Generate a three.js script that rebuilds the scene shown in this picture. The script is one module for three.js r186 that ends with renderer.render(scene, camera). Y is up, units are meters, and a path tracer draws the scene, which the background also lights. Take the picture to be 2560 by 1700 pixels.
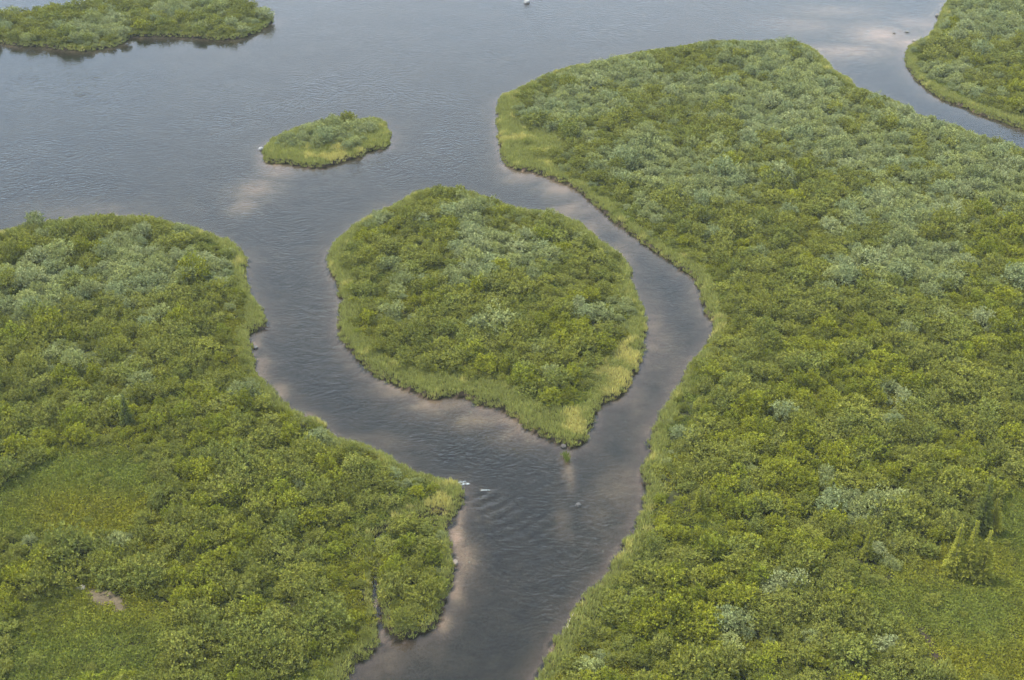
import * as THREE from 'three';
import { createNoise2D } from 'simplex-noise';
import { mergeGeometries, mergeVertices } from 'three/addons/utils/BufferGeometryUtils.js';

// ---------------------------------------------------------------- camera, sky, sun, exposure
const scene = new THREE.Scene();
const camera = new THREE.PerspectiveCamera(28, 1024 / 680, 1, 6000);
camera.position.set(0, 70, 0);                                   // from a low aircraft, 70 m above the water
camera.rotation.set(-Math.PI / 6, 0, 0);
scene.add(camera);

function seeded(a) { return () => { a = (a + 0x6d2b79f5) | 0; let t = Math.imul(a ^ (a >>> 15), 1 | a); t = (t + Math.imul(t ^ (t >>> 7), 61 | t)) ^ t; return ((t ^ (t >>> 14)) >>> 0) / 4294967296; }; }
const noiseA = createNoise2D(seeded(11)), noiseB = createNoise2D(seeded(23)), noiseC = createNoise2D(seeded(37)), noiseD = createNoise2D(seeded(51));
const clamp = (x, a = 0, b = 1) => Math.min(b, Math.max(a, x)), mix = (a, b, t) => a + (b - a) * t;
const smooth = (a, b, x) => { const t = clamp((x - a) / (b - a)); return t * t * (3 - 2 * t); };
const fbm = (n, x, z, f, oct = 3) => { let s = 0, a = 0.5; for (let i = 0; i < oct; i++) { s += a * n(x * f, z * f); f *= 2.03; a *= 0.5; } return s; };

const SKY_LEVEL = 0.85;
{
  const W = 512, H = 256, d = new Float32Array(W * H * 4);
  for (let r = 0; r < H; r++) {
    const up = ((r + 0.5) / H - 0.5) * Math.PI, y = Math.sin(up);
    for (let c = 0; c < W; c++) {
      const a = ((c + 0.5) / W - 0.5) * 2 * Math.PI, yy = Math.max(y, 0.05), x = Math.cos(a) * Math.cos(up) / yy, z = Math.sin(a) * Math.cos(up) / yy;
      const cloud = y > 0 ? smooth(-0.35, 0.45, fbm(noiseA, x, z, 0.35, 5)) : 0.5, e = clamp(y);
      const grey = 1.0 + 0.1 * e, i = (r * W + c) * 4;
      d[i] = grey * mix(0.60, 0.84, cloud); d[i + 1] = grey * mix(0.78, 0.94, cloud); d[i + 2] = grey * mix(1.0, 1.06, cloud); d[i + 3] = 1;
    }
  }
  const sky = new THREE.DataTexture(d, W, H, THREE.RGBAFormat, THREE.FloatType);
  sky.mapping = THREE.EquirectangularReflectionMapping; sky.magFilter = THREE.LinearFilter; sky.needsUpdate = true;
  scene.background = sky; scene.environment = sky;
  scene.backgroundIntensity = SKY_LEVEL; scene.environmentIntensity = SKY_LEVEL;
}
const sun = new THREE.DirectionalLight(new THREE.Color(1, 0.95, 0.84), 3.5);   // hazy sun behind thin cloud, from the left and a little beyond
sun.position.set(-95, 190, -170); sun.target.position.set(0, 0, -140);
sun.castShadow = true; sun.shadow.radius = 14; sun.shadow.mapSize.set(4096, 4096);
Object.assign(sun.shadow.camera, { left: -140, right: 140, top: 140, bottom: -140, near: 1, far: 600 });
scene.add(sun, sun.target);
const renderer = new THREE.WebGLRenderer({ antialias: true });
renderer.toneMapping = THREE.LinearToneMapping;
renderer.toneMappingExposure = 2.3;
renderer.shadowMap.enabled = true;
scene.fog = new THREE.FogExp2(new THREE.Color(0.76, 0.89, 1.0), 0.00014);

// ---------------------------------------------------------------- the plan of the delta, in metres (x right, z away from the camera is negative)
const LANDS = {  left_bank: [[-87.31,-117.24],[-83.73,-144.76],[-70.44,-146.94],[-60.64,-146.07],[-58.14,-147.94],[-54.86,-149.18],[-51.03,-150.54],[-46.86,-150.54],[-42.97,-149.63],[-38.95,-147.94],[-35.4,-145.63],[-32.35,-142.84],[-30.43,-139.43],[-30.2,-136.23],[-29.26,-133.05],[-27.89,-129.53],[-26.49,-126.68],[-26.24,-123.58],[-27.46,-122.9],[-26.88,-120.67],[-26.07,-117.24],[-25.39,-114.33],[-24.02,-112.32],[-22.38,-109.94],[-20.33,-106.94],[-17.91,-105.52],[-16.69,-103.67],[-14.98,-102.38],[-12.89,-101.3],[-10.82,-99.74],[-9.18,-98.03],[-7.21,-96.72],[-5.1,-96.13],[-4.52,-95.32],[-4.47,-93.77],[-4.63,-92.7],[-5.04,-91.76],[-5.62,-91.98],[-6.14,-92.31],[-6.8,-92.04],[-7.37,-91.49],[-8.66,-90.73],[-10.43,-89.98],[-11.53,-89.23],[-11.43,-87.46],[-11.21,-84.94],[-11.04,-81.72],[-10.64,-79.28],[-10.34,-77.95],[-10.15,-76.04],[-10.99,-74.94],[-11.77,-73.13],[-12.02,-72.49],[-12.64,-70.13],[-15.03,-61.63],[-53.02,-65.01]],
  islet: [[-5.11,-91.11],[-5.31,-90.3],[-5.54,-89.34],[-5.18,-87.82],[-4.99,-86.34],[-4.7,-84.5],[-5.01,-82.76],[-5.41,-81.2],[-5.72,-79.37],[-6.15,-78.26],[-6.79,-77.77],[-7.62,-77.29],[-8.59,-76.94],[-9.17,-77.51],[-9.63,-78.74],[-9.99,-81.02],[-10.38,-83.09],[-10.91,-86.69],[-10.92,-88.29],[-9.94,-89.13],[-8.28,-90.03],[-7.06,-90.73],[-6.08,-91.11]],
  right_bank: [[-0.54,-65.01],[0.84,-70.13],[1.81,-72.49],[2.78,-74.65],[3.22,-75.87],[4.64,-78.88],[5.85,-81.39],[7.71,-83.96],[8.94,-86.69],[9.25,-87.82],[10.35,-89.71],[10.72,-91.49],[11.35,-92.93],[11.77,-96.25],[11.62,-97.73],[12.34,-99.99],[12.61,-102.64],[13.11,-104.05],[14.22,-107.32],[16.39,-112.32],[18.43,-117.24],[20.39,-120.7],[21.24,-123.86],[20.63,-128.11],[20.65,-134.12],[19.12,-137.83],[16.58,-142.27],[14.17,-146.93],[11.62,-151.84],[8.76,-159.03],[6.12,-162.48],[2.81,-165.32],[-0.03,-166.78],[-1.19,-169.74],[-1.53,-176.74],[-1.91,-186.83],[-1.45,-193.16],[0.12,-194.71],[2.18,-197.88],[6.06,-203.17],[10.02,-206.19],[14.29,-208.5],[19.11,-212.06],[28.02,-216.13],[33.63,-218.64],[39.62,-218.64],[47.48,-217.38],[48.89,-214.49],[49.73,-209.29],[49.89,-204.48],[51.64,-199.86],[51.95,-196.28],[56.45,-189.61],[57.89,-185.21],[60.68,-181.59],[62.98,-178.98],[64.5,-176.59],[66.58,-174.25],[68.96,-171.67],[74.13,-165.1],[84.86,-153.81],[94.24,-134.58],[49.77,-61.63]],
  far_bank: [[87.19,-266.04],[78.93,-244.12],[76.63,-238.63],[74.01,-232.64],[71.61,-226.01],[68.36,-220.34],[65.01,-216.55],[63.3,-212.06],[62.47,-208.5],[62.26,-202.24],[62.8,-197.52],[63.61,-193.16],[65.76,-190.11],[67.44,-186.49],[69.49,-183.62],[71.83,-180.51],[76.86,-172.67],[87.53,-159.92],[101.48,-139.53],[153.92,-220.76],[176.97,-288.2],[116.19,-306.09]],
  far_island: [[-94.41,-219.48],[-84.51,-219.48],[-81.14,-218.01],[-76.75,-217.59],[-72.73,-216.13],[-68.92,-215.31],[-66.45,-216.55],[-64.41,-218.85],[-63.9,-222.71],[-62.53,-223.14],[-55.14,-222.71],[-49.75,-221.41],[-46.36,-221.41],[-43.1,-225.12],[-42.48,-227.58],[-41.27,-230.78],[-41.69,-232.64],[-45.47,-236.69],[-48.56,-241.1],[-57.4,-249.3],[-71.8,-247.99],[-76.41,-239.12],[-77.63,-237.9],[-80.25,-236.2],[-84.64,-234.06],[-88.86,-232.88],[-98.1,-229.63]],
  small_island: [[-33.34,-171.25],[-32.61,-169.02],[-31.53,-168.2],[-30.19,-168.47],[-27.89,-167.11],[-26.18,-166.97],[-24.71,-166.97],[-23.53,-168.2],[-21.78,-169.71],[-20.27,-170.69],[-19.8,-171.95],[-18.45,-173.24],[-17.03,-173.81],[-16.94,-176.15],[-16.97,-177.93],[-17.67,-180.35],[-18.1,-182.21],[-19.63,-183.62],[-22.15,-183.15],[-25.62,-182.68],[-27.54,-181.74],[-29.85,-180.05],[-31.56,-177.93],[-32.89,-175.7],[-33.31,-173.53]],
  central_island: [[8.21,-148.5],[9.63,-145.41],[11.31,-142.0],[12.79,-139.43],[13.19,-136.82],[13.07,-134.0],[13.43,-131.27],[13.74,-128.63],[13.85,-124.77],[13.56,-122.32],[13.09,-119.62],[12.58,-116.77],[11.57,-113.95],[10.81,-111.59],[9.6,-110.22],[8.29,-109.23],[7.65,-107.22],[7.33,-105.99],[6.82,-104.0],[5.95,-102.38],[4.9,-102.38],[3.86,-103.09],[2.93,-104.0],[1.63,-104.99],[0.26,-106.94],[-1.4,-108.74],[-3.04,-109.23],[-4.49,-110.51],[-6.15,-110.8],[-7.81,-110.37],[-9.59,-111.81],[-12.11,-113.43],[-14.46,-115.92],[-16.28,-119.38],[-17.67,-122.9],[-18.02,-126.06],[-18.38,-130.63],[-18.91,-132.68],[-20.79,-139.02],[-20.97,-141.79],[-19.87,-145.41],[-18.18,-149.4],[-15.32,-152.86],[-12.43,-156.94],[-10.63,-158.79],[-6.62,-158.54],[-3.3,-156.33],[1.03,-152.75],[5.25,-151.12],[7.79,-148.95]]};
const GRASS_ZONES = [  [[-18.54,-125.46],[-16.3,-122.07],[-13.9,-118.18],[-10.88,-115.31],[-7.44,-113.8],[-3.5,-112.83],[-0.39,-112.1],[1.14,-109.8],[3.39,-107.7],[6.01,-107.56],[7.38,-108.67],[7.61,-110.87],[7.1,-113.06],[8.7,-115.31],[10.26,-118.02],[11.43,-120.26],[12.85,-121.66],[14.71,-120.43],[12.21,-109.8],[7.91,-101.11],[4.28,-99.86],[-6.84,-109.09],[-17.62,-117.24]],
  [[-2.99,-194.71],[-0.3,-193.84],[1.17,-189.61],[0.28,-183.93],[2.24,-180.05],[6.35,-177.03],[7.53,-171.25],[5.02,-167.79],[6.22,-163.78],[10.05,-157.43],[13.84,-147.5],[10.35,-144.76],[-2.61,-165.1]],
  [[-62.56,-144.76],[-56.16,-146.94],[-50.61,-148.95],[-42.08,-147.83],[-36.18,-144.55],[-32.64,-140.55],[-30.93,-135.55],[-28.62,-128.99],[-27.64,-122.48],[-24.83,-122.48],[-25.78,-134.58],[-30.82,-149.18],[-43.95,-156.21],[-64.83,-151.46]],
  [[-7.67,-96.84],[-4.17,-96.54],[-4.01,-91.16],[-6.52,-91.16],[-9.63,-90.35],[-10.23,-91.6],[-7.78,-92.81],[-6.33,-94.22]],
  [[1.42,-71.69],[3.27,-71.69],[4.41,-75.36],[6.37,-79.06],[8.81,-83.48],[10.07,-86.69],[10.26,-89.02],[8.55,-89.02],[3.33,-78.83]],
  [[61.18,-210.47],[63.3,-207.53],[63.39,-201.87],[64.96,-194.19],[68.46,-187.96],[72.69,-183.15],[72.91,-177.03],[64.28,-185.53],[60.7,-200.95]],
  [[44.15,-222.93],[48.83,-222.93],[51.25,-205.62],[48.69,-203.73],[46.18,-212.06]],
  [[18.85,-140.55],[21.46,-135.55],[22.62,-130.81],[20.84,-120.43],[19.2,-120.43],[21.08,-127.2],[20.12,-131.74],[18.33,-135.55]],
  [[-6.2,-91.43],[-4.69,-91.43],[-4.41,-83.48],[-5.11,-83.72],[-5.44,-86.95],[-6.11,-89.55]],
  [[-20.35,-145.85],[-19.04,-146.94],[-17.95,-148.05],[-19.31,-140.55],[-19.56,-134.58],[-17.64,-128.99],[-17.19,-125.46],[-18.54,-125.46],[-21.48,-139.53]]];
const MEADOWS = [  [[-44.97,-91.71],[-42.54,-96.84],[-39.55,-99.86],[-35.23,-101.11],[-31.52,-97.43],[-29.91,-93.37],[-31.36,-89.55],[-32.48,-87.46],[-38.25,-87.2],[-44.06,-89.02]],
  [[-37.38,-80.19],[-34.35,-82.52],[-29.33,-81.11],[-25.24,-79.28],[-24.09,-76.64],[-25.79,-74.94],[-25.63,-71.69],[-34.82,-70.13],[-37.47,-76.64]],
  [[46.72,-96.84],[41.46,-93.37],[36.98,-89.55],[34.02,-85.94],[31.28,-83.96],[27.17,-81.11],[26.26,-78.39],[29.81,-75.79],[30.33,-70.13],[39.88,-70.13]]];
const SMALL_ISLAND_THICKET = [[-32.38,-173.81],[-31.37,-172.52],[-28.86,-171.95],[-26.35,-171.25],[-24.23,-171.53],[-21.59,-172.1],[-20.24,-173.81],[-19.54,-176.29],[-19.32,-180.05],[-21.47,-182.05],[-25.4,-181.74],[-28.98,-178.98],[-31.8,-175.41]];
const BARE_SOIL = [[-33.58,-81.76],[-32.82,-82.05],[-32.05,-81.48],[-31.12,-81.48],[-30.2,-80.88],[-29.31,-79.51],[-29.35,-78.92],[-30.2,-79.06],[-31.07,-79.73],[-32.11,-80.19],[-33.0,-81.2]];
const GULLY = [[30.37,-77.95],[30.87,-76.64],[31.06,-74.94],[30.85,-72.89],[30.37,-72.89],[30.48,-74.73],[30.22,-76.21]];
// shoals: x, z, radius x, radius z, how shallow, how sandy
const SHOALS = [[-32.57,-159.92,4.33,5.62,0.78,0.8],[-30.9,-165.76,3.12,3.99,0.75,0.6],[-33.26,-155.0,2.5,3.57,0.8,0.8],[-4.7,-91.71,0.95,1.65,0.95,1],[-4.59,-88.76,1.09,2.08,1.05,1],[-3.71,-86.44,1.32,3.0,0.8,0.8],[-4.36,-82.05,0.96,2.11,0.85,0.9],[-5.15,-78.83,0.84,1.76,0.85,0.8],[-8.89,-74.32,1.45,2.05,0.42,0.4],[-5.9,-75.79,2.03,1.72,0.2,0.2],[-10.0,-77.07,0.54,1.72,0.9,0.6],[-10.35,-79.73,0.25,1.8,0.9,0.5],[-10.76,-83.48,0.25,2.4,0.9,0.5],[-11.43,-112.1,2.73,1.9,0.66,0.6],[-7.59,-108.95,3.42,1.96,0.76,0.75],[-3.36,-106.67,3.7,2.04,0.72,0.65],[0.37,-104.33,2.96,1.98,0.62,0.55],[-0.37,-106.33,1.48,1.01,0.75,0.6],[1.04,-163.78,3.12,2.6,0.8,0.7],[5.6,-159.92,3.06,3.75,0.85,0.8],[6.91,-153.81,2.94,2.95,0.8,0.7],[9.63,-149.18,1.92,3.39,0.6,0.5],[61.8,-224.02,8.71,9.81,1.02,0.8],[54.61,-215.51,9.75,5.71,0.92,0.75],[65.41,-219.7,3.35,4.64,1.0,0.9],[49.39,-229.63,11.04,7.94,0.7,0.5],[68.89,-230.78,5.52,5.72,0.9,0.5],[57.97,-237.9,11.36,6.05,0.75,0.5],[-24.65,-116.08,1.36,3.46,0.62,0.6],[-22.45,-111.95,1.4,2.59,0.66,0.65],[-19.19,-107.7,1.9,1.93,0.5,0.4],[-26.15,-120.43,0.62,2.43,0.5,0.5],[5.12,-98.64,0.79,3.66,0.8,0.5],[4.36,-91.71,1.02,3.3,0.55,0.4],[9.07,-96.84,2.38,4.72,0.55,0.4],[7.14,-93.37,2.04,5.04,0.4,0.3],[15.19,-121.24,2.46,10.53,0.55,0.35],[11.83,-109.8,1.9,5.68,0.5,0.3],[13.02,-142.63,1.84,4.16,0.5,0.4],[8.13,-108.39,0.53,1.52,0.9,0.7],[3.07,-74.53,0.73,1.68,0.7,0.5],[8.28,-84.94,0.8,2.94,0.5,0.3],[-53.28,-153.81,12.74,4.72,0.5,0.4],[-12.08,-103.67,4.44,1.95,0.35,0.3],[-15.79,-153.81,3.0,4.72,0.3,0.3],[-0.26,-166.43,1.56,1.86,0.8,0.7]];
// stands of pale and of yellow-green bushes: x, z, radius
const SILVER_STANDS = [[9.83,-187.14,4.7],[39.51,-210.47,4.61],[43.81,-199.13,5.49],[38.18,-183.93,7.7],[27.76,-192.13,4.32],[46.32,-169.16,5.72],[59.72,-179.29,6.05],[23.77,-158.67,5.4],[47.57,-152.63,5.29],[61.85,-162.48,6.88],[45.85,-136.53,4.86],[40.23,-135.55,3.24],[-1.37,-139.53,4.55],[-4.79,-148.05,2.59],[11.8,-125.46,2.65],[8.01,-125.46,1.89],[-40.23,-133.62,5.54],[-44.59,-140.55,2.9],[-51.1,-127.2,3.87],[-52.46,-134.58,3.24],[-42.83,-115.69,2.88],[-32.01,-134.58,2.43],[-9.41,-96.84,2.75],[35.74,-107.7,1.71],[15.37,-103.67,2.33],[13.13,-99.25,1.57],[20.84,-82.05,1.67],[-25.41,-177.03,6.93],[-58.42,-236.69,3.78],[-69.48,-225.12,3.67],[80.26,-229.63,7.45],[64.38,-200.95,4.39],[66.65,-193.84,3.19],[-25.18,-109.8,2.05],[17.87,-166.43,5.62],[13.49,-200.95,6.59],[50.61,-122.9,2.27],[-17.88,-127.2,1.51],[-11.26,-123.75,1.89],[-6.11,-109.8,2.11],[27.86,-91.71,1.78],[31.21,-91.71,1.22],[30.25,-84.94,1.2],[0.92,-140.55,2.48],[-4.4,-132.68,2.38],[-17.57,-103.67,2.0],[-31.77,-87.2,1.2],[-38.58,-87.2,1.2],[16.95,-76.64,1.89],[5.76,-72.89,1.51]];
const YELLOW_STANDS = [[33.98,-118.82,3.24],[34.0,-113.43,3.86],[29.96,-107.01,2.39],[55.77,-139.53,4.45],[75.54,-195.58,3.24],[6.98,-121.24,2.95],[18.67,-88.5,3.46],[13.87,-89.55,2.67],[-27.02,-95.96,1.89],[-21.91,-86.44,1.2],[-38.89,-82.05,1.44],[27.6,-110.51,2.46],[49.82,-127.2,3.02],[-40.27,-99.86,2.59],[24.75,-96.84,4.1],[-9.76,-83.48,1.44],[12.89,-100.48,1.26],[21.67,-101.74,2.59],[14.18,-78.39,3.35],[9.52,-76.64,2.09],[-32.36,-104.33,3.0],[50.16,-118.82,2.52],[0.99,-153.81,2.65],[74.2,-225.12,3.62],[67.67,-220.76,2.41],[-26.47,-104.33,2.27],[1.56,-82.05,1.4],[-13.59,-83.96,1.73]];
const SPOTS = {top_boulder: [2.66,-242.6], isle_rock: [-33.96,-172.81], bar_boulder: [-4.54,-85.54], mid_rock: [5.63,-93.15], shoal_a: [66.65,-220.12], shoal_b: [66.64,-225.12], shoal_c: [64.26,-224.46], foam_a: [-4.45,-96.42], foam_b: [-2.31,-95.32], tuft: [4.89,-99.99], soil_stone: [-33.34,-81.67], log0: [3.32,-76.13], log1: [4.93,-79.46], snag: [-26.04,-123.58], foamline0: [58.9,-222.49], foamline1: [60.13,-225.57], foamline2: [63.13,-228.26], foamline3: [66.37,-230.32], wave_c: [-3.45,-95.37], spruce_a: [38.26,-88.65], spruce_b: [39.15,-88.65], spruce_c: [34.46,-83.24], spruce_d: [35.43,-82.9], spruce_e: [36.5,-82.61], spruce_f: [-35.33,-104.46], spruce_g: [15.61,-91.43], spruce_h: [28.17,-85.19], tip_over: [19.4,-136.33], bush1: [0.69,-186.49], bush2: [4.19,-179.29], bush3: [7.94,-175.12], bush4: [2.06,-173.24], bush5: [3.46,-169.43], bush6: [6.47,-171.95], bush7: [-56.7,-147.17], far_shore_rock: [74.32,-234.29], shadow_in: [5.44,-102.25], rock_l: [-26.02,-119.62], tip_stone: [4.66,-101.93], w1: [-20.44,-127.2], w2: [-17.5,-112.69], w3: [-18.29,-119.62], w4: [11.06,-95.66]};
const SPRUCE_HEIGHTS = {"spruce_a":5.8,"spruce_b":3.46,"spruce_c":5.24,"spruce_d":5.77,"spruce_e":5.04,"spruce_f":3.57,"spruce_g":3.02,"spruce_h":3.01};
const DRY_GRASS = [[10.19,-113.8,2.46],[5.91,-104.99,1.2],[-0.28,-176.29,1.26],[0.57,-183.93,1.2],[-6.43,-92.81,1.2],[-8.39,-91.71,1.2],[11.67,-118.02,1.62],[-22.97,-169.85,2.43]];
const CREEK = [[-6.37,-91.54],[-7.98,-90.51],[-10.37,-89.23],[-11.2,-88.5],[-10.95,-84.94],[-10.61,-81.72],[-10.09,-78.83]];

// ---------------------------------------------------------------- helpers
const inside = (p, x, z) => { let c = false; for (let i = 0, j = p.length - 1; i < p.length; j = i++) { const [xi, zi] = p[i], [xj, zj] = p[j]; if ((zi > z) !== (zj > z) && x < ((xj - xi) * (z - zi)) / (zj - zi) + xi) c = !c; } return c; };
function curved(p) {                                             // a closed smooth outline through the given points
  const c = new THREE.CatmullRomCurve3(p.map(([x, z]) => new THREE.Vector3(x, 0, z)), true, 'centripetal');
  return c.getPoints(p.length * 3).slice(0, -1).map((v) => [v.x, v.z]);
}
const OUT = Object.fromEntries(Object.entries(LANDS).map(([n, p]) => [n, curved(p)]));
const LAND_NAMES = Object.keys(OUT);
function edgeDistance(p, x, z) {
  let best = 1e9;
  for (let i = 0, j = p.length - 1; i < p.length; j = i++) {
    const ax = p[j][0], az = p[j][1], bx = p[i][0] - ax, bz = p[i][1] - az, t = clamp(((x - ax) * bx + (z - az) * bz) / (bx * bx + bz * bz + 1e-9)), dx = x - ax - bx * t, dz = z - az - bz * t, d = dx * dx + dz * dz;
    if (d < best) best = d;
  }
  return Math.sqrt(best);
}
const BOX = Object.fromEntries(LAND_NAMES.map((n) => { const xs = OUT[n].map((q) => q[0]), zs = OUT[n].map((q) => q[1]); return [n, [Math.min(...xs), Math.max(...xs), Math.min(...zs), Math.max(...zs)]]; }));
// a grid of signed distances to the nearest shore (positive on land)
const X0 = -112, X1 = 112, Z0 = -284, Z1 = -52, CELL = 0.36, NX = Math.round((X1 - X0) / CELL) + 1, NZ = Math.round((Z1 - Z0) / CELL) + 1;
const shoreGrid = new Float32Array(NX * NZ), landGrid = new Int8Array(NX * NZ).fill(-1);
for (let k = 0; k < NZ; k++) for (let i = 0; i < NX; i++) {
  const x = X0 + i * CELL, z = Z0 + k * CELL;
  let s = -14, l = -1;
  LAND_NAMES.forEach((n, m) => {
    const b = BOX[n];
    if (x < b[0] - 14 || x > b[1] + 14 || z < b[2] - 14 || z > b[3] + 14) return;
    const d = edgeDistance(OUT[n], x, z), q = inside(OUT[n], x, z) ? d : -d;
    if (q > s) { s = q; l = m; }
  });
  shoreGrid[k * NX + i] = s; landGrid[k * NX + i] = l;
}
function shore(x, z) {
  const u = clamp((x - X0) / CELL, 0, NX - 1.001), v = clamp((z - Z0) / CELL, 0, NZ - 1.001), i = Math.floor(u), k = Math.floor(v), a = u - i, b = v - k, o = k * NX + i;
  return mix(mix(shoreGrid[o], shoreGrid[o + 1], a), mix(shoreGrid[o + NX], shoreGrid[o + NX + 1], a), b);
}
const landAt = (x, z) => landGrid[clamp(Math.round((z - Z0) / CELL), 0, NZ - 1) * NX + clamp(Math.round((x - X0) / CELL), 0, NX - 1)];
const byCreek = (x, z) => { let d = 1e9; for (let i = 0; i < CREEK.length - 1; i++) { const [ax, az] = CREEK[i], bx = CREEK[i + 1][0] - ax, bz = CREEK[i + 1][1] - az, t = clamp(((x - ax) * bx + (z - az) * bz) / (bx * bx + bz * bz)); d = Math.min(d, Math.hypot(x - ax - bx * t, z - az - bz * t)); } return d; };
const wiggle = (x, z) => (0.2 * noiseA(x * 0.85, z * 0.85) + 0.2 * noiseC(x * 0.33, z * 0.33) + 0.05 * noiseB(x * 1.9, z * 1.9)) * (x > -14 && x < -2 && z > -103 && z < -76 ? smooth(0.6, 2.2, byCreek(x, z)) : 1);
function shoalAt(x, z) {
  let a = 0, s = 0;
  for (const [cx, cz, rx, rz, strength, sand] of SHOALS) {
    const dx = (x - cx) / rx, dz = (z - cz) / rz, q = dx * dx + dz * dz;
    if (q > 9) continue;
    const g = Math.exp(-q);
    a = Math.max(a, g * strength); s = Math.max(s, g * sand);
  }
  return [a, s];
}
function heightAt(x, z) {
  const s = shore(x, z) + wiggle(x, z);
  if (s > -0.3) {
    const land = 0.34 + 0.3 * smooth(0, 7, s) + 0.12 * fbm(noiseC, x, z, 0.14) * smooth(0.3, 3, s);
    if (s > 0.3) return land;
    return mix(-0.3, land, smooth(-0.3, 0.3, s));
  }
  const [shoal] = shoalAt(x, z), d = -0.3 - s;
  const deep = 0.3 + 1.3 * (1 - Math.exp(-d / 1.6)) + 0.25 * fbm(noiseB, x, z, 0.08) * smooth(0, 3, d);
  return -Math.max(mix(deep, (shoal > 0.98 ? 0.07 : 0.13) + 0.05 * noiseC(x * 0.5, z * 0.5), clamp(shoal) * 0.99), 0.02) + (shoal > 1 ? 0.05 * (shoal - 1) / 0.05 * 0.6 : 0);
}
// the part of the place that the photograph shows, with a margin
const shown = (x, z, m = 0) => z < -69 + m * 0.5 && z > -256 - m && Math.abs(x) < (35 - z * 0.866) * 0.3755 + 1.5 + m;

function colorTexture(w, h, fill, srgb = false) {
  const d = new Uint8Array(w * h * 4);
  for (let y = 0; y < h; y++) for (let x = 0; x < w; x++) { const c = fill(x, y), o = (y * w + x) * 4; d[o] = c[0]; d[o + 1] = c[1]; d[o + 2] = c[2]; d[o + 3] = 255; }
  const t = new THREE.DataTexture(d, w, h); t.wrapS = t.wrapT = THREE.RepeatWrapping; t.magFilter = THREE.LinearFilter; t.minFilter = THREE.LinearMipmapLinearFilter; t.generateMipmaps = true;
  if (srgb) t.colorSpace = THREE.SRGBColorSpace;
  t.needsUpdate = true; return t;
}
const wrapped = (n, x, y, size, f) => {                          // noise that repeats after size
  const a = (x / size) * 2 * Math.PI, b = (y / size) * 2 * Math.PI, r = f / (2 * Math.PI);
  return (n(Math.cos(a) * r + 7.3, Math.sin(b) * r) + n(Math.sin(a) * r - 3.1, Math.cos(b) * r + 9.7)) * 0.5 + 0.5 * n(Math.cos(a) * r + Math.sin(b) * r, Math.sin(a) * r + Math.cos(b) * r * 1.1);
};
const used = {};
const numbered = (n) => { const k = used[n] = (used[n] ?? -1) + 1; return k ? n + '_' + String(k).padStart(3, '0') : n; };
function tag(o, label, category, group, kind) {
  o.userData.label = label; if (category) o.userData.category = category; if (group) o.userData.group = group; if (kind) o.userData.kind = kind; return o;
}
function put(o, name) { o.name = numbered(name); o.traverse((m) => { if (m.isMesh) { m.castShadow = true; m.receiveShadow = true; } }); scene.add(o); return o; }

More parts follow.
